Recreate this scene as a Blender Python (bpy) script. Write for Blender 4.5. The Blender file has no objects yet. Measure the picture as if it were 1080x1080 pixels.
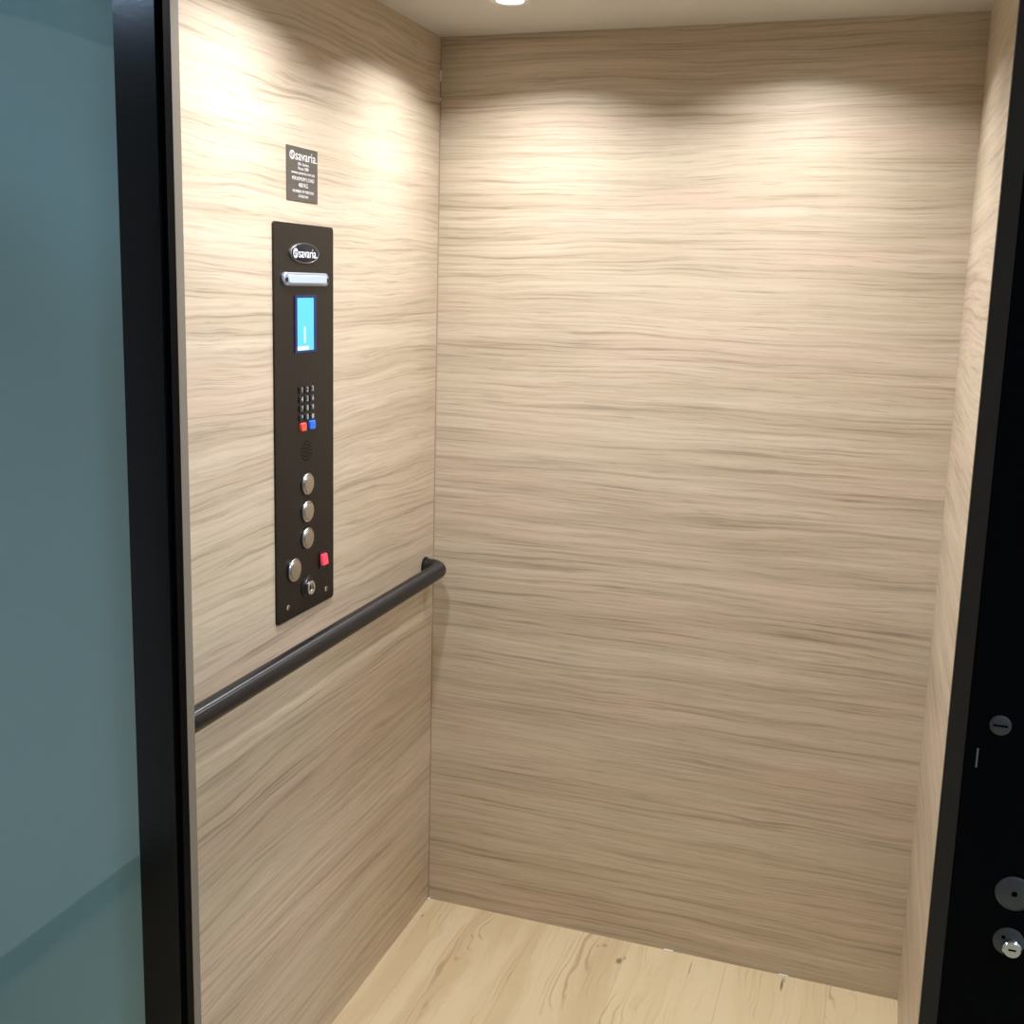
import bpy, bmesh, math
from mathutils import Vector, Matrix
C = bpy.context.scene.collection
PI = math.pi
# ------------------------------------------------------------------ helpers
def link(name, me, mat=None, parent=None, label=None):
    o = bpy.data.objects.new(name, me); C.objects.link(o)
    if mat: me.materials.append(mat)
    if parent:
        o.parent = parent
    if label: o['label'] = label
    return o
def obj(name, bm, mat, parent=None, smooth=False, label=None, recalc=True):
    if recalc: bmesh.ops.recalc_face_normals(bm, faces=bm.faces[:])
    me = bpy.data.meshes.new(name); bm.to_mesh(me); bm.free()
    if smooth:
        for p in me.polygons: p.use_smooth = True
        try: me.set_sharp_from_angle(angle=math.radians(40))
        except Exception: pass
    return link(name, me, mat, parent, label)
def box(bm, a, b, bev=0.0, seg=2):
    r = bmesh.ops.create_cube(bm, size=1.0)
    c = [(a[i]+b[i])/2 for i in range(3)]; s = [abs(b[i]-a[i]) for i in range(3)]
    bmesh.ops.transform(bm, matrix=Matrix.Translation(c) @ Matrix.Diagonal((*s, 1)), verts=r['verts'])
    if bev:
        es = list({e for v in r['verts'] for e in v.link_edges})
        bmesh.ops.bevel(bm, geom=es, offset=bev, segments=seg, affect='EDGES', profile=.5)
def B(a, b, bev=0.0, seg=2):
    bm = bmesh.new(); box(bm, a, b, bev, seg); return bm
def frame_of(n):
    # local (right, up, normal) of a surface: 'L' = left wall facing +x, 'F' = landing face facing -y, 'D' = facing down
    return {'L': (Vector((0,1,0)), Vector((0,0,1)), Vector((1,0,0))),
            'F': (Vector((1,0,0)), Vector((0,0,1)), Vector((0,-1,0))),
            'D': (Vector((1,0,0)), Vector((0,-1,0)), Vector((0,0,-1)))}[n]
def lathe(bm, c, side, prof, seg=40, sx=1.0, sy=1.0):
    """prof: list of (radius, height along the normal); first/last closed with caps"""
    R, U, N = frame_of(side); c = Vector(c); rings = []
    for r, h in prof:
        if r <= 1e-6: rings.append([bm.verts.new(c+N*h)])
        else: rings.append([bm.verts.new(c + R*(r*sx*math.cos(2*PI*i/seg)) + U*(r*sy*math.sin(2*PI*i/seg)) + N*h) for i in range(seg)])
    for a, b in zip(rings, rings[1:]):
        for i in range(seg):
            j = (i+1) % seg
            if len(a) == 1 and len(b) == 1: continue
            if len(a) == 1: bm.faces.new((a[0], b[j], b[i]))
            elif len(b) == 1: bm.faces.new((a[i], a[j], b[0]))
            else: bm.faces.new((a[i], a[j], b[j], b[i]))
    for q in (rings[0], rings[-1]):
        if len(q) > 1:
            try: bm.faces.new(q)
            except Exception: pass
def L(c, side, prof, seg=40, sx=1, sy=1):
    bm = bmesh.new(); lathe(bm, c, side, prof, seg, sx, sy); return bm
def rrect(bm, c, side, w, h, rad, h0, h1, bev=0.0, seg=6):
    """rounded rectangle plate, extruded h0..h1 along the normal, top edge chamfered"""
    R, U, N = frame_of(side); c = Vector(c)
    def ring(w, h, rad, z):
        out = []
        for k, (sx, sy) in enumerate(((1,1),(-1,1),(-1,-1),(1,-1))):
            for i in range(seg+1):
                a = PI/2*k + PI/2*i/seg
                out.append(bm.verts.new(c + R*(sx*(w/2-rad)+rad*math.cos(a)) + U*(sy*(h/2-rad)+rad*math.sin(a)) + N*z))
        return out
    rs = [ring(w, h, rad, h0), ring(w, h, rad, h1-bev)]
    if bev: rs.append(ring(w-2*bev, h-2*bev, max(rad-bev, 1e-4), h1))
    for a, b in zip(rs, rs[1:]):
        n = len(a)
        for i in range(n): bm.faces.new((a[i], a[(i+1)%n], b[(i+1)%n], b[i]))
    bm.faces.new(rs[0]); bm.faces.new(rs[-1])
def RR(*a, **k):
    bm = bmesh.new(); rrect(bm, *a, **k); return bm
def text_mesh(name, s, c, side, size, mat, parent=None, depth=0.0004, align='CENTER', sx=1.0, off=0.0, rot=0):
    cu = bpy.data.curves.new(name, 'FONT'); cu.body = s; cu.size = size; cu.align_x = align; cu.align_y = 'CENTER'
    cu.extrude = depth/2; cu.resolution_u = 3; cu.offset = off
    t = bpy.data.objects.new(name, cu); C.objects.link(t)
    dg = bpy.context.evaluated_depsgraph_get(); dg.update()
    me = bpy.data.meshes.new_from_object(t.evaluated_get(dg))
    bpy.data.objects.remove(t)
    R, U, N = frame_of(side)
    M = Matrix((( R.x, U.x, N.x, c[0]), (R.y, U.y, N.y, c[1]), (R.z, U.z, N.z, c[2]), (0,0,0,1)))
    me.transform(M @ Matrix.Rotation(rot, 4, 'Z') @ Matrix.Diagonal((sx, 1, 1, 1)))
    me.materials.clear()
    return link(name, me, mat, parent)
def thing(name, label, cat, loc=(0,0,0), group=None):
    o = bpy.data.objects.new(name, None); C.objects.link(o); o.empty_display_size = .05
    o.location = loc; o['label'] = label; o['category'] = cat
    if group: o['group'] = group
    o['_loc'] = 0
    del o['_loc']
    return o
def keep(root):
    """meshes are written in world metres; shift them so the thing's Empty can sit at its base"""
    v = Vector(root.location)
    for ch in root.children: ch.matrix_parent_inverse = Matrix.Translation(-v)
def struct(o): o['kind'] = 'structure'; return o

# ------------------------------------------------------------------ materials
def newmat(name):
    m = bpy.data.materials.new(name); m.use_nodes = True
    return m, m.node_tree, m.node_tree.nodes['Principled BSDF']
def pbr(name, col, rough=.5, metal=0, spec=.5, coat=0, coat_r=.05, bump=0, bscale=200, emit=None, es=0):
    m, nt, p = newmat(name)
    p.inputs['Base Color'].default_value = (*col, 1); p.inputs['Roughness'].default_value = rough
    p.inputs['Metallic'].default_value = metal; p.inputs['Specular IOR Level'].default_value = spec
    p.inputs['Coat Weight'].default_value = coat; p.inputs['Coat Roughness'].default_value = coat_r
    if emit: p.inputs['Emission Color'].default_value = (*emit, 1); p.inputs['Emission Strength'].default_value = es
    tc = nt.nodes.new('ShaderNodeTexCoord'); n = nt.nodes.new('ShaderNodeTexNoise'); n.inputs['Scale'].default_value = bscale
    nt.links.new(tc.outputs['Object'], n.inputs['Vector'])
    if bump:
        b = nt.nodes.new('ShaderNodeBump'); b.inputs['Strength'].default_value = bump; b.inputs['Distance'].default_value = .0005
        nt.links.new(n.outputs['Fac'], b.inputs['Height']); nt.links.new(b.outputs['Normal'], p.inputs['Normal'])
    else:   # very slight roughness variation
        mr = nt.nodes.new('ShaderNodeMapRange'); mr.inputs['To Min'].default_value = rough*.94; mr.inputs['To Max'].default_value = min(1, rough*1.06)
        nt.links.new(n.outputs['Fac'], mr.inputs['Value']); nt.links.new(mr.outputs['Result'], p.inputs['Roughness'])
    return m
class G:
    """tiny node graph builder"""
    def __init__(s, nt): s.nt = nt
    def n(s, t, **kw):
        x = s.nt.nodes.new(t)
        for k, v in kw.items(): setattr(x, k, v)
        return x
    def put(s, sock, v):
        if hasattr(v, 'links'): s.nt.links.new(v, sock)
        else: sock.default_value = v
    def m(s, op, a, b=0.0, c=0.0, clamp=False):
        x = s.n('ShaderNodeMath', operation=op, use_clamp=clamp)
        s.put(x.inputs[0], a); s.put(x.inputs[1], b)
        if len(x.inputs) > 2: s.put(x.inputs[2], c)
        return x.outputs[0]
    def xyz(s, a, b, c):
        x = s.n('ShaderNodeCombineXYZ'); s.put(x.inputs[0], a); s.put(x.inputs[1], b); s.put(x.inputs[2], c); return x.outputs[0]
    def noise(s, v, scale=1, det=3, rough=.5, dist=0):
        x = s.n('ShaderNodeTexNoise'); s.put(x.inputs['Vector'], v); x.inputs['Scale'].default_value = scale
        x.inputs['Detail'].default_value = det; x.inputs['Roughness'].default_value = rough; x.inputs['Distortion'].default_value = dist
        return x.outputs['Fac']
    def sm(s, v, a, b, lo=0.0, hi=1.0):
        x = s.n('ShaderNodeMapRange', interpolation_type='SMOOTHSTEP'); s.put(x.inputs['Value'], v)
        for k, q in zip(('From Min','From Max','To Min','To Max'), (a, b, lo, hi)): x.inputs[k].default_value = q
        return x.outputs['Result']
    def mix(s, f, a, b, mode='MIX'):
        x = s.n('ShaderNodeMix', data_type='RGBA', blend_type=mode); s.put(x.inputs[0], f)
        s.put(x.inputs[6], a if hasattr(a, 'links') else (*a, 1)); s.put(x.inputs[7], b if hasattr(b, 'links') else (*b, 1))
        return x.outputs[2]
def wood_panel(name, axis, seed, figure=0.0):
    m, nt, p = newmat(name); g = G(nt)
    tc = g.n('ShaderNodeTexCoord'); sp = g.n('ShaderNodeSeparateXYZ'); nt.links.new(tc.outputs['Object'], sp.inputs[0])
    u = sp.outputs[axis]; v = sp.outputs[2]
    w1 = g.noise(g.xyz(g.m('MULTIPLY', u, 1.1), g.m('MULTIPLY', v, 5), seed), 1, 3, .55)
    w2 = g.noise(g.xyz(g.m('MULTIPLY', u, 6), g.m('MULTIPLY', v, 22), seed+9), 1, 2, .5)
    vv = g.m('ADD', v, g.m('ADD', g.m('MULTIPLY', g.m('SUBTRACT', w1, .5), .06+figure), g.m('MULTIPLY', g.m('SUBTRACT', w2, .5), .008)))
    # growth lines: broad, medium and fine, all running along the grain
    med = g.noise(g.xyz(g.m('MULTIPLY', u, 1.3), g.m('MULTIPLY', vv, 26), seed+3), 1, 4, .62)
    fine = g.noise(g.xyz(g.m('MULTIPLY', u, 2.2), g.m('MULTIPLY', vv, 135), seed+5), 1, 4, .62)
    pores = g.noise(g.xyz(g.m('MULTIPLY', u, 10), g.m('MULTIPLY', vv, 330), seed+7), 1, 3, .6)
    broad = g.noise(g.xyz(g.m('MULTIPLY', u, .5), g.m('MULTIPLY', vv, 6), seed+11), 1, 3, .5)
    patch = g.noise(g.xyz(g.m('MULTIPLY', u, 2.2), g.m('MULTIPLY', v, 9), seed+13), 1, 2, .5)
    streak = g.sm(g.noise(g.xyz(g.m('MULTIPLY', u, 1.6), g.m('MULTIPLY', vv, 85), seed+17), 1, 3, .6), .60, .74)
    col = g.mix(g.sm(med, .32, .68), WD, WL)
    col = g.mix(g.m('MULTIPLY', g.sm(patch, .48, .70), .55), col, WP)
    col = g.mix(g.m('MULTIPLY', g.sm(broad, .40, .66), .35), col, WY)
    col = g.mix(g.m('MULTIPLY', g.sm(fine, .60, .40), .20), col, WX)
    lines = g.m('MULTIPLY', g.sm(fine, .46, .33), g.sm(med, .62, .40))
    col = g.mix(g.m('MULTIPLY', lines, .54), col, WX)
    col = g.mix(g.m('MULTIPLY', g.sm(pores, .45, .30), .35), col, WX)
    col = g.mix(g.m('MULTIPLY', streak, .34), col, WX)
    nt.links.new(col, p.inputs['Base Color'])
    p.inputs['Roughness'].default_value = .42; p.inputs['Specular IOR Level'].default_value = .35
    b = g.n('ShaderNodeBump'); b.inputs['Strength'].default_value = .12; b.inputs['Distance'].default_value = .0006
    nt.links.new(fine, b.inputs['Height']); nt.links.new(b.outputs['Normal'], p.inputs['Normal'])
    return m
WL = (.655, .552, .418); WD = (.525, .427, .306); WP = (.655, .500, .385); WY = (.63, .555, .400); WX = (.235, .180, .125)

def floor_mat():
    m, nt, p = newmat('pale_maple_planks'); g = G(nt)
    tc = g.n('ShaderNodeTexCoord'); sp = g.n('ShaderNodeSeparateXYZ'); nt.links.new(tc.outputs['Object'], sp.inputs[0])
    x, y = sp.outputs[0], sp.outputs[1]
    PW = .2295; X0 = .0715
    t = g.m('DIVIDE', g.m('SUBTRACT', x, X0), PW); idx = g.m('FLOOR', t); fr = g.m('FRACT', t)
    seed = g.m('MULTIPLY', idx, 7.31)
    yo = g.m('ADD', y, g.m('MULTIPLY', idx, .83))
    warp = g.noise(g.xyz(g.m('MULTIPLY', x, 9), g.m('MULTIPLY', yo, 2.4), seed), 1, 3, .55)
    xx = g.m('ADD', x, g.m('MULTIPLY', g.m('SUBTRACT', warp, .5), .13))
    big = g.noise(g.xyz(g.m('MULTIPLY', xx, 14), g.m('MULTIPLY', yo, .9), seed), 1, 3, .55)
    rings = g.m('ABSOLUTE', g.m('SINE', g.m('ADD', g.m('MULTIPLY', xx, 190), g.m('MULTIPLY', big, 10))))
    fine = g.noise(g.xyz(g.m('MULTIPLY', xx, 160), g.m('MULTIPLY', yo, 4), seed), 1, 4, .6)
    wn = g.n('ShaderNodeTexWhiteNoise', noise_dimensions='1D'); nt.links.new(idx, wn.inputs['W'])
    tone = g.m('ADD', g.sm(idx, 1.6, 1.4, .0, .75), g.m('MULTIPLY', wn.outputs['Value'], .25))
    col = g.mix(tone, (.69, .565, .345), (.56, .430, .250))
    col = g.mix(g.m('MULTIPLY', g.sm(big, .38, .66), .5), col, (.73, .625, .405))
    fig = g.m('MULTIPLY', g.sm(warp, .50, .66), g.sm(rings, .5, .05))
    col = g.mix(g.m('MULTIPLY', fig, .62), col, (.37, .245, .125))
    col = g.mix(g.m('MULTIPLY', g.sm(fine, .5, .28), .22), col, (.42, .28, .14))
    seam = g.m('MINIMUM', fr, g.m('SUBTRACT', 1.0, fr))
    col = g.mix(g.m('MULTIPLY', g.sm(seam, .010, .002), .28), col, (.38, .26, .14))
    # knots and dark mineral streaks of the boards: (x, y, half width, half length, strength)
    for kx, ky, a, b, s in ((.521, -.083, .010, .017, .75), (.531, -.068, .006, .012, .45), (.683, -.052, .0022, .042, .7), (.8905, -.038, .0040, .030, .85),
                            (.893, -.018, .006, .014, .4), (.475, -.036, .012, .010, .35), (.018, -.078, .004, .010, .6), (.46, -.044, .005, .006, .4)):
        dx = g.m('DIVIDE', g.m('SUBTRACT', g.m('ADD', x, g.m('MULTIPLY', g.m('SUBTRACT', fine, .5), .006)), kx), a)
        dy = g.m('DIVIDE', g.m('SUBTRACT', y, ky), b)
        d = g.m('SQRT', g.m('ADD', g.m('MULTIPLY', dx, dx), g.m('MULTIPLY', dy, dy)))
        col = g.mix(g.m('MULTIPLY', g.sm(d, 1.0, .25), s), col, (.13, .075, .035))
    nt.links.new(col, p.inputs['Base Color'])
    p.inputs['Roughness'].default_value = .45; p.inputs['Specular IOR Level'].default_value = .4
    b = g.n('ShaderNodeBump'); b.inputs['Strength'].default_value = .1; b.inputs['Distance'].default_value = .0006
    nt.links.new(fine, b.inputs['Height']); nt.links.new(b.outputs['Normal'], p.inputs['Normal'])
    return m
def brushed(name, col, rough, metal, c, side, kind='radial', coat=0.0):
    """spun (radial) or straight brushed metal"""
    m, nt, p = newmat(name); g = G(nt)
    tc = g.n('ShaderNodeTexCoord'); sp = g.n('ShaderNodeSeparateXYZ'); nt.links.new(tc.outputs['Object'], sp.inputs[0])
    v = g.xyz(g.m('MULTIPLY', sp.outputs[0], 20), g.m('MULTIPLY', sp.outputs[1], 900), g.m('MULTIPLY', sp.outputs[2], 12))
    f = g.noise(v, 1, 3, .6)
    nt.links.new(g.mix(f, tuple(q*.78 for q in col), tuple(min(1, q*1.15) for q in col)), p.inputs['Base Color'])
    p.inputs['Roughness'].default_value = rough; p.inputs['Metallic'].default_value = metal; p.inputs['Coat Weight'].default_value = coat
    return m

M = {}
M['back'] = wood_panel('oak_laminate_back', 0, 4.2)
M['left'] = wood_panel('oak_laminate_left', 1, 23.7, .03)
M['right'] = wood_panel('oak_laminate_right', 1, 51.3, .02)
M['edge'] = pbr('oak_edge_band', (.25, .22, .17), .6, spec=.2, bump=.1)
M['floor'] = floor_mat()
M['ceil'] = pbr('warm_white_ceiling', (.62, .595, .55), .6, spec=.25, bump=.05, bscale=60)
M['frame'] = pbr('gloss_black_frame', (.0035, .0036, .005), .17, spec=.5, bump=.12, bscale=90)
M['frameR'] = pbr('satin_black_jamb', (.0022, .0022, .003), .5, spec=.05, bump=.05)
M['brownR'] = pbr('dark_bronze_reveal', (.042, .031, .022), .5, spec=.2)
M['plate'] = brushed('bronze_black_faceplate', (.0095, .0075, .006), .34, 0, None, None)
M['plate'].node_tree.nodes['Principled BSDF'].inputs['Specular IOR Level'].default_value = .32
M['black'] = pbr('black_plastic', (.006, .006, .008), .35)
M['navy'] = pbr('navy_badge_enamel', (.003, .005, .014), .3, spec=.25)
M['steel'] = brushed('spun_steel', (.62, .60, .57), .30, 1.0, None, None)
M['chrome'] = pbr('chrome', (.78, .79, .80), .14, metal=1)
M['dullsteel'] = pbr('dull_steel', (.30, .29, .28), .5, metal=.8)
M['white'] = pbr('white_lettering', (.85, .87, .92), .5)
M['grey_ink'] = pbr('grey_lettering', (.72, .71, .70), .5)
M['key_ink'] = pbr('key_numeral_grey', (.42, .43, .46), .5)
M['rate'] = pbr('etched_grey_plate', (.11, .097, .08), .45, metal=.3)
M['red'] = pbr('red_key', (.85, .09, .06), .35)
M['blue'] = pbr('blue_key', (.02, .16, .75), .35)
M['rocker'] = pbr('red_rocker_lit', (.85, .05, .09), .3, emit=(1, .08, .14), es=.35)
M['lens'] = pbr('milky_light_lens', (.36, .42, .48), .3, emit=(.70, .88, 1), es=.2)
M['screen'] = pbr('blue_lcd', (.02, .1, .2), .25, emit=(.12, .72, 1.0), es=.92)
M['screen_txt'] = pbr('lcd_text', (.5, .8, .9), .3, emit=(.75, 1, 1), es=1.0)
M['screen_rim'] = pbr('lcd_rim', (.004, .012, .08), .3, emit=(.0, .02, .4), es=.10)
M['rail'] = pbr('satin_black_handrail', (.005, .006, .009), .17, spec=.5, bump=.08, bscale=140)
_p = M['rail'].node_tree.nodes['Principled BSDF']; _t = M['rail'].node_tree.nodes.new('ShaderNodeCombineXYZ'); _t.inputs[1].default_value = 1
M['rail'].node_tree.links.new(_t.outputs[0], _p.inputs['Tangent']); _p.inputs['Anisotropic'].default_value = .97; _p.inputs['Roughness'].default_value = .27; _p.inputs['Specular IOR Level'].default_value = .68
M['teal'] = pbr('teal_backed_glass', (.37, .66, .70), .45, spec=.5, coat=1.0, coat_r=.004)
M['teal'].node_tree.nodes['Principled BSDF'].inputs['Coat IOR'].default_value = 2.3
M['hall'] = pbr('hall_white_paint', (.55, .56, .56), .7, bump=.05, bscale=50)
M['skirt'] = pbr('hall_dark_skirting', (.03, .04, .04), .5)
M['lamp'] = pbr('downlight_diffuser', (.9, .9, .9), .5, emit=(.86, .90, 1.0), es=9)
M['lampH'] = pbr('hall_lamp_diffuser', (.9, .9, .9), .5, emit=(.52, .72, 1.0), es=7)
M['trimw'] = pbr('downlight_white_trim', (.8, .8, .8), .4)
M['fitting'] = pbr('tarnished_jamb_fitting', (.11, .105, .10), .5, metal=.6)
M['barmetal'] = pbr('pale_silver_bezel', (.34, .38, .46), .3, metal=.35)
M['seal_leak'] = pbr('white_sealant_and_light_leak', (.85, .85, .82), .4)
M['hole'] = pbr('dark_hole', (.002, .002, .002), .9, spec=0)
M['seam'] = pbr('wood_corner_seam', (.40, .31, .22), .6)

# ------------------------------------------------------------------ lift car
W, D, H, T = 1.141, 1.10, 2.10, .018
struct(obj('wall_back', B((-T, 0, 0), (W+T, T, H)), M['back']))
wl = struct(obj('wall_left', B((-T, -D, 0), (0, 0, H)), M['left']))
struct(obj('wall_right', B((W, -D, 0), (W+T, 0, H)), M['right']))
struct(obj('floor', B((-T, -D-.02, -.03), (W+T, T, 0)), M['floor']))
# ceiling panel
struct(obj('ceiling', B((-T, -D, H), (W+T, T, H+.02)), M['ceil']))
# corner seams, sealant glints, and white slivers painted for light leaking at the corner
bm = B((0, -.0022, 0), (.0022, 0, H)); struct(obj('trim_3', bm, M['seam']))
bm = bmesh.new()
for a, b in (((.0, -.004, 2.004), (.003, -.0005, 2.028)), ((.0, -.004, 1.962), (.003, -.0005, 1.968)), ((.612, -.0035, 0), (.634, 0, .003)), ((.880, -.0035, 0), (.902, 0, .003)), ((.001, -.008, 0), (.006, 0, .003))):
    box(bm, a, b, .0006, 1)
struct(obj('trim_4', bm, M['seal_leak']))

# downlights ------------------------------------------------------------------
def downlight(x, y, label):
    t = thing('ceiling_downlight', label, 'light', (x, y, H), 'round downlights in the lift ceiling')
    obj('bezel', L((x, y, H), 'D', [(.026, .0), (.040, .0), (.040, .0035), (.034, .0055), (.027, .0045), (.026, .0)], 48), M['trimw'], t, True)
    obj('diffuser', L((x, y, H), 'D', [(.0262, .0002), (.0262, .003), (.018, .0036), (0, .0038)], 48), M['lamp'], t, True, label='glowing round diffuser')
    keep(t)
downlight(.262, -.285, 'glowing round ceiling downlight near the back left corner of the lift')
downlight(.800, -.270, 'round ceiling downlight near the back right corner of the lift')
downlight(.262, -.86, 'round ceiling downlight above the control panel near the lift doorway')
downlight(.800, -.86, 'round ceiling downlight at the right front of the lift')

# handrail ------------------------------------------------------------------
def tube(bm, pts, r, seg=28):
    rings = []
    up = Vector((0, 0, 1))
    for i, p in enumerate(pts):
        a = pts[max(i-1, 0)]; b = pts[min(i+1, len(pts)-1)]
        d = (Vector(b)-Vector(a)).normalized(); s = d.cross(up).normalized()
        rings.append([bm.verts.new(Vector(p)+s*(r*math.cos(2*PI*k/seg))+up*(r*math.sin(2*PI*k/seg))) for k in range(seg)])
    for a, b in zip(rings, rings[1:]):
        for k in range(seg): bm.faces.new((a[k], a[(k+1)%seg], b[(k+1)%seg], b[k]))
    bm.faces.new(rings[0]); bm.faces.new(rings[-1])
rz, rx, rr = .890, .046, .019
pts = [(.0, -.052, rz)]
for i in range(13):
    a = PI/2*i/12; pts.append((rx-.034+.034*math.sin(a), -.052-.034+.034*math.cos(a), rz))
pts += [(rx, -.30, rz), (rx, -.60, rz), (rx, -.90, rz)]
for i in range(13):
    a = PI/2*i/12; pts.append((rx-.026+.026*math.cos(a), -1.052-.026*math.sin(a), rz))
pts.append((.0, -1.078, rz))
bm = bmesh.new(); tube(bm, pts, rr)
t = thing('handrail', 'black tubular handrail with curved ends on the left wood wall', 'handrail', (0, -.55, rz))
obj('rail_tube', bm, M['rail'], t, True)
for y in (-.052, -1.073):
    obj('wall_flange', L((0, y, rz), 'L', [(.0225, 0), (.0225, .003), (.0195, .004)], 32), M['rail'], t, True)
keep(t)

# ------------------------------------------------------------------ lettering of the maker's mark
def word_mark(parent, c, size, mat, sx, d, ring_r, ring_dy):
    text_mesh('lettering', 'savaria.', c, 'L', size, mat, parent, sx=sx, off=0, depth=d)
    R, U, N = frame_of('L'); cc = Vector(c) + R*ring_dy
    bm = bmesh.new(); seg = 36
    def arc(r0, r1, a0, a1, n=24, o=(0, 0)):
        prev = None
        for i in range(n+1):
            a = a0+(a1-a0)*i/n
            q = [bm.verts.new(cc+R*((r*math.cos(a)+o[0])*sx)+U*(r*math.sin(a)+o[1])+N*h) for h in (0, d/2) for r in (r0, r1)]
            if prev:
                for x, y in ((0, 1), (1, 3), (3, 2), (2, 0)): bm.faces.new((prev[x], prev[y], q[y], q[x]))
            else: bm.faces.new((q[0], q[1], q[3], q[2]))
            prev = q
        bm.faces.new((prev[0], prev[1], prev[3], prev[2]))
    arc(ring_r*.80, ring_r, 0, 2*PI)                       # outer ring
    arc(ring_r*.28, ring_r*.50, PI*.15, PI*1.35, 14, (0, ring_r*.18))
    arc(ring_r*.28, ring_r*.55, -PI*.95, PI*.35, 14, (0, -ring_r*.30))
    obj('emblem', bm, mat, parent)

# control panel ------------------------------------------------------------------
y0, y1, z0, z1 = -.7277, -.5149, .9396, 1.6530
pc = ((y0+y1)/2, (z0+z1)/2)
t = thing('control_panel', 'tall dark bronze lift control panel with screen, keypad and steel buttons', 'control panel', (0, pc[0], z0))
F = .0035
obj('faceplate', RR((0, pc[0], pc[1]), 'L', y1-y0, z1-z0, .007, 0, F, .0006), M['plate'], t, True)
# oval badge
b = obj('badge', L((F, -.6252, 1.6025), 'L', [(.049, 0), (.049, .0022), (.047, .0034), (.042, .0042), (0, .0048)], 56, 1, .335), M['navy'], t, True, label='oval dark badge with the maker name')
obj('rim', L((F, -.6252, 1.6025), 'L', [(.0505, 0), (.0505, .0028), (.0492, .0034), (.048, .0030), (.048, 0)], 56, 1, .345), M['dullsteel'], b, True)
word_mark(b, (F+.0050, -.6190, 1.6015), .0232, M['white'], .98, .0006, .0085, -.0440)
# light bar
b = obj('light_bar', RR((F, -.6217, 1.5565), 'L', .160, .0235, .010, 0, .0055, .0022), M['barmetal'], t, True, label='slim chrome framed white light bar')
obj('lens', RR((F, -.6217, 1.5565), 'L', .136, .0150, .004, .005, .0082, .0015), M['lens'], b, True)
for yy in (-.6950, -.5484):
    obj('screw', L((F+.0060, yy, 1.5555), 'L', [(.0042, 0), (.0042, .0009), (.0022, .0014), (.0018, .0004), (0, .0004)], 16), M['black'], b, True)
# display
b = obj('display_screen', RR((F, -.6218, 1.4768), 'L', .060, .094, .0012, 0, .0010, .0003), M['screen'], t, label='lit cyan display screen')
bm = bmesh.new()
for a, c in (((F, -.6600, 1.4255), (F+.0016, -.6519, 1.5285)), ((F, -.5917, 1.4255), (F+.0016, -.5830, 1.5285)), ((F, -.6519, 1.5239), (F+.0016, -.5917, 1.5285)), ((F, -.6519, 1.4255), (F+.0016, -.5917, 1.4297))): box(bm, a, c, .0003, 1)
obj('screen_rim', bm, M['screen_rim'], b, label='dark blue rim of the screen')
bm = B((F+.0010, -.6270, 1.4440), (F+.0014, -.6232, 1.4720)); box(bm, (F+.0010, -.6505, 1.4310), (F+.0014, -.6120, 1.4372)); obj('screen_text', bm, M['screen_txt'], b)
# keypad
nums = ['123', '456', '789', '*0#']
zs = (1.3585, 1.3415, 1.3245, 1.3080); ys = (-.6395, -.6200, -.6005)
for r in range(4):
    for k in range(3):
        key = obj('keypad_key', RR((F, ys[k], zs[r]), 'L', .0150, .0125, .002, 0, .0024, .0006, seg=3), M['black'], t)
        text_mesh('numeral', nums[r][k], (F+.0026, ys[k]+.0015, zs[r]), 'L', .0125, M['key_ink'], key, sx=.95, off=.0003)
obj('keypad_key', RR((F, -.6345, 1.2910), 'L', .0190, .0155, .003, 0, .0050, .0012, seg=4), M['red'], t, True, label='red keypad key')
obj('keypad_key', RR((F, -.6020, 1.2915), 'L', .0200, .0165, .003, 0, .0050, .0012, seg=4), M['blue'], t, True, label='blue keypad key')
# speaker grille
bm = bmesh.new()
for n_, rad in ((1, 0), (6, .006), (12, .012), (18, .018)):
    for i in range(n_):
        a = 2*PI*i/n_ + rad*40
        lathe(bm, (F, -.6200+rad*math.cos(a), 1.2450+rad*math.sin(a)), 'L', [(.0016, 0), (.0016, .00015), (.0010, .0002)], 8)
obj('speaker_grille', bm, M['hole'], t)
# big steel push buttons
def push(y, z, r, label):
    b = obj('push_button', L((F, y, z), 'L', [(r, 0), (r, .0030), (r*.95, .0042), (r*.86, .0040), (r*.84, .0030), (r*.80, .0030), (r*.78, .0052), (r*.6, .0060), (0, .0064)], 44), M['steel'], t, True, label=label)
    obj('button_collar', L((F, y, z), 'L', [(r*1.10, 0), (r*1.10, .0012), (r*1.0, .0014)], 44), M['black'], b, True)
push(-.6182, 1.183, .0200, 'top round steel push button'); push(-.6186, 1.131, .0200, 'middle round steel push button'); push(-.6190, 1.080, .0200, 'lower round steel push button')
push(-.6684, 1.0300, .0215, 'round steel push button at lower left')
# rocker
b = obj('rocker_switch', RR((F, -.5612, 1.0255), 'L', .0250, .0320, .002, 0, .0022, .0006, seg=3), M['black'], t)
rk = obj('rocker', RR((0, 0, 0), 'L', .0200, .0215, .002, -.002, .0032, .0008, seg=3), M['rocker'], b, label='red rocker')
rk.matrix_world = Matrix.Translation((F+.0045, -.5612, 1.0262)) @ Matrix.Rotation(math.radians(-9), 4, 'Y')
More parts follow.
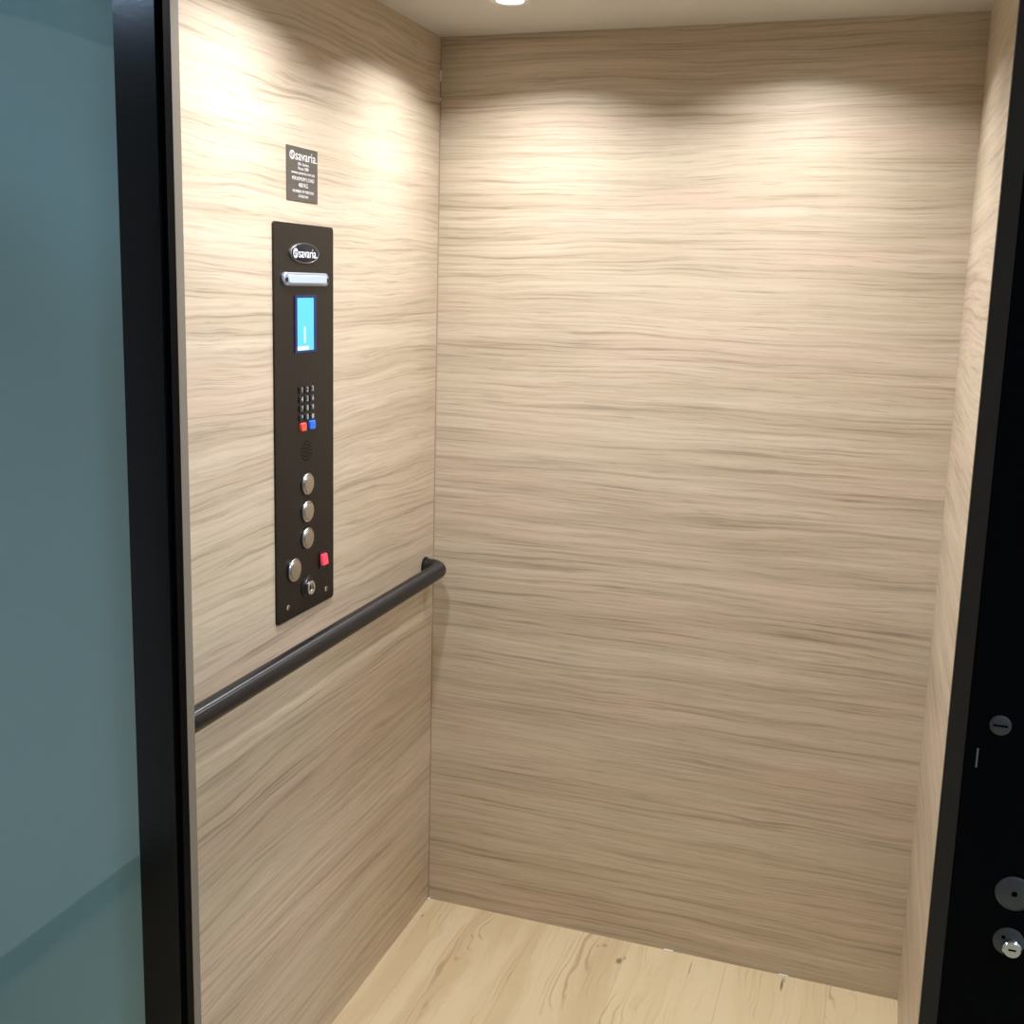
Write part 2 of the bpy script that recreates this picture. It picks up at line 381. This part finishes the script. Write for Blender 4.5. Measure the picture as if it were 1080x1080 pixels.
# key switch
b = obj('key_switch', L((F, -.6200, .9870), 'L', [(.0215, 0), (.0215, .0014), (.0195, .0022), (.0165, .0022), (.0150, .0040), (.0150, .0042)], 40), M['black'], t, True)
obj('key_barrel', L((F+.003, -.6165, .9840), 'L', [(.0135, 0), (.0135, .0050), (.0115, .0062), (.0070, .0052), (.0068, .0030), (0, .0030)], 36), M['chrome'], b, True, label='chrome key barrel')
obj('key_slot', B((F+.0058, -.6175, .9790), (F+.0066, -.6155, .9890)), M['hole'], b)
obj('index_mark', L((F+.001, -.6200, 1.0040), 'L', [(.0024, 0), (.0024, .0013), (0, .0016)], 12), M['dullsteel'], b)
for yy, zz in ((-.6896, .9638), (-.5464, .9624), (-.6896, 1.6350), (-.5464, 1.6350)):
    if zz > 1.5: continue
    s = obj('faceplate_screw', L((F, yy, zz), 'L', [(.0055, 0), (.0055, .0008), (.0040, .0018), (0, .0020)], 20), M['chrome'], t, True)
    obj('screw_slot', B((F+.0016, yy-.0009, zz-.0040), (F+.0023, yy+.0009, zz+.0040)), M['hole'], s)
keep(t)

# rating plate ------------------------------------------------------------------
t = thing('rating_plate', 'small grey rating plate with white lettering above the control panel', 'sign', (0, -.6248, 1.6923))
py0, py1, pz0, pz1 = -.6790, -.5710, 1.6923, 1.7842
obj('plate', RR((0, (py0+py1)/2, (pz0+pz1)/2), 'L', py1-py0, pz1-pz0, .0006, 0, .0016, .0003, seg=2), M['rate'], t)
pm = -.6230
word_mark(t, (.0017, -.6120, 1.7690), .0240, M['grey_ink'], 1.12, .0004, .0078, -.0490)
for s, z, sz, sx in (('24hr Service', 1.7555, .0074, 1.05), ('Phone 1300', 1.7480, .0076, 1.0), ('www.savaria.com.au', 1.7405, .0078, 1.28), ('MAXIMUM LOAD', 1.7300, .0092, 1.10),
                     ('400 KG', 1.7195, .0105, 1.0), ('NUMBER OF PERSONS', 1.7085, .0068, 1.10), ('5 PERSONS', 1.7005, .0068, 1.05)):
    text_mesh('lettering', s, (.0017, pm, z), 'L', sz, M['grey_ink'], t, sx=sx, off=0)
keep(t)

# ------------------------------------------------------------------ landing doorway
ZT = 2.06; FL = -.03
bm = bmesh.new(); box(bm, (.030, -1.118, FL), (.0885, -1.1005, ZT)); struct(obj('trim_5', bm, M['edge']))
o = struct(obj('trim_1', B((.0175, -1.142, FL), (.0814, -1.1185, 2.30), .0004, 1), M['frame']))
bm = B((.0814, -1.134, FL), (.0885, -1.1185, 2.30)); obj('rebate_strip', bm, M['frameR'], o)
# right jamb with its lock fittings
o = struct(obj('trim_2', B((1.1225, -1.112, FL), (1.47, -1.060, 2.30), .001, 2), M['frameR']))
obj('reveal_strip', B((1.1025, -1.1115, FL), (1.1225, -1.100, 2.30), .0006, 1), M['brownR'], o, label='dark brown inner strip of the jamb')
yb = -1.112
def lk(name, x, z, prof, mat, label, parent): return obj(name, L((x, yb, z), 'F', prof, 40), mat, parent, True, label=label)
a = lk('screw_cap', 1.1565, 1.0866, [(.0115, 0), (.0115, .001), (.0095, .0022), (0, .0026)], M['fitting'], 'small dull round screw cap', o)
obj('cap_slot', B((1.149, yb-.0032, 1.0856), (1.164, yb-.0020, 1.0876)), M['hole'], a)
a = lk('round_latch_plate', 1.1895, .8890, [(.0205, 0), (.0205, .0012), (.0190, .0020), (.0178, .0014), (.0168, .0020), (0, .0022)], M['fitting'], 'round grey metal latch plate', o)
obj('centre_hole', L((1.1895, yb-.0019, .8890), 'F', [(.0032, 0), (.0032, .0006), (0, .0006)], 20), M['hole'], a)
a = lk('lock_rose', 1.1890, .8290, [(.0170, 0), (.0170, .0014), (.0150, .0026), (0, .0028)], M['fitting'], 'round steel lock rose', o)
obj('lock_cylinder', L((1.1925, yb-.0024, .8240), 'F', [(.0105, 0), (.0105, .0060), (.0090, .0075), (0, .0078)], 32), M['chrome'], a, True, label='chrome key cylinder')
obj('keyhole', B((1.1885, yb-.0108, .8234), (1.1965, yb-.0098, .8252)), M['hole'], a)
obj('rose_screw', L((1.1830, yb-.0026, .8345), 'F', [(.0022, 0), (.0022, .0008), (0, .0008)], 12), M['hole'], a)
obj('strike_slot', B((1.1350, yb-.0008, 1.0330), (1.1368, yb+.001, 1.0560)), M['dullsteel'], o)
# header and sill
struct(obj('trim_6', B((.0835, -1.142, 2.08), (1.127, -1.085, 2.30), .001), M['frame']))
# teal backed glass door beside the doorway
d = bpy.data.objects.new('door_1', None); C.objects.link(d); struct(d)
obj('glass_pane', B((-.69, -1.124, .02), (.0170, -1.114, 2.26)), M['teal'], d, label='teal frosted glass pane')
bm = B((-.74, -1.142, FL), (-.69, -1.1025, 2.30), .001); box(bm, (-.69, -1.142, 2.26), (.0185, -1.1025, 2.30)); box(bm, (-.69, -1.142, FL), (.0185, -1.1025, .02)); obj('door_frame', bm, M['frame'], d)
# hall
struct(obj('floor_landing', B((-3.0, -5.2, -.03), (3.4, -1.1205, -.0005)), M['floor']))
pw = struct(obj('wall_hall_left', B((-.80, -2.25, 0), (-.742, -1.16, 2.07)), pbr('bright_white_paint', (.85, .86, .86), .7)))
obj('skirting', B((-.742, -2.25, 0), (-.735, -1.16, .062)), M['skirt'], pw)
struct(obj('wall_hall_far_left', B((-3.05, -5.2, 0), (-3.0, -1.1, 2.5)), M['hall']))
struct(obj('wall_hall_rear', B((-3.0, -5.25, 0), (3.4, -5.2, 2.5)), M['hall']))
struct(obj('wall_hall_right', B((3.4, -5.2, 0), (3.45, -1.1, 2.5)), M['hall']))
struct(obj('ceiling_hall', B((-3.05, -5.25, 2.5), (3.45, -1.06, 2.55)), M['hall']))
struct(obj('wall_landing', B((1.47, -1.12, -.03), (3.4, -1.06, 2.5)), M['hall']))
struct(obj('wall_landing_left', B((-3.0, -1.12, -.03), (-.74, -1.06, 2.5)), M['hall']))
struct(obj('wall_landing_top', B((-.74, -1.14, 2.30), (1.47, -1.06, 2.5)), M['hall']))
# hall ceiling lamps
def hall_lamp(x, y, r, label, es):
    t = thing('hall_ceiling_lamp', label, 'light', (x, y, 2.5))
    obj('bezel', L((x, y, 2.5), 'D', [(r*1.12, 0), (r*1.12, .03), (r*1.02, .035), (r*1.0, .03), (r*1.0, 0)], 48), M['trimw'], t, True)
    m = M['lampH'].copy(); m.node_tree.nodes['Principled BSDF'].inputs['Emission Strength'].default_value = es
    obj('diffuser', L((x, y, 2.5), 'D', [(r, 0), (r, .022), (r*.8, .030), (0, .034)], 48), m, t, True)
    keep(t)
hall_lamp(-1.28, -2.74, .14, 'round cool white hall ceiling lamp left of the landing', 85)
hall_lamp(2.50, -1.95, .22, 'round cool white hall ceiling lamp right of the landing', 75)

# ------------------------------------------------------------------ lights of the four downlights (their beams)
for x, y, e in ((.262, -.285, 1.0), (.800, -.270, .84), (.262, -.86, 1.28), (.800, -.86, .75)):
    l = bpy.data.lights.new('downlight_beam', 'AREA'); l.shape = 'DISK'; l.size = .066; l.energy = 5.0*e; l.spread = math.radians(136)
    l.color = (.945, .95, 1.0)
    o = bpy.data.objects.new('downlight_beam', l); C.objects.link(o); o.location = (x, y, H-.006)
w = bpy.data.worlds.new('world'); bpy.context.scene.world = w; w.use_nodes = True
w.node_tree.nodes['Background'].inputs[0].default_value = (.01, .011, .012, 1)

# ------------------------------------------------------------------ camera
cam = bpy.data.cameras.new('camera'); co = bpy.data.objects.new('camera', cam); C.objects.link(co)
R_ = Vector((0.94722685, 0.31937366, 0.02759984)); U_ = Vector((-0.07938359, 0.15028159, 0.98545101)); F_ = Vector((-0.31057935, 0.93563663, -0.16770378))
co.matrix_world = Matrix(((R_.x, U_.x, -F_.x, 1.002), (R_.y, U_.y, -F_.y, -2.391), (R_.z, U_.z, -F_.z, 1.5596), (0, 0, 0, 1)))
cam.sensor_width = 36; cam.lens = 36*1155.3092/1080
cam.shift_x = -5.5143/1080; cam.shift_y = -44.2955/1080
cam.clip_start = .02
bpy.context.scene.camera = co
vs = bpy.context.scene.view_settings
vs.view_transform = 'Standard'; vs.look = 'None'; vs.gamma = 1; vs.use_curve_mapping = False; vs.exposure = 0.0
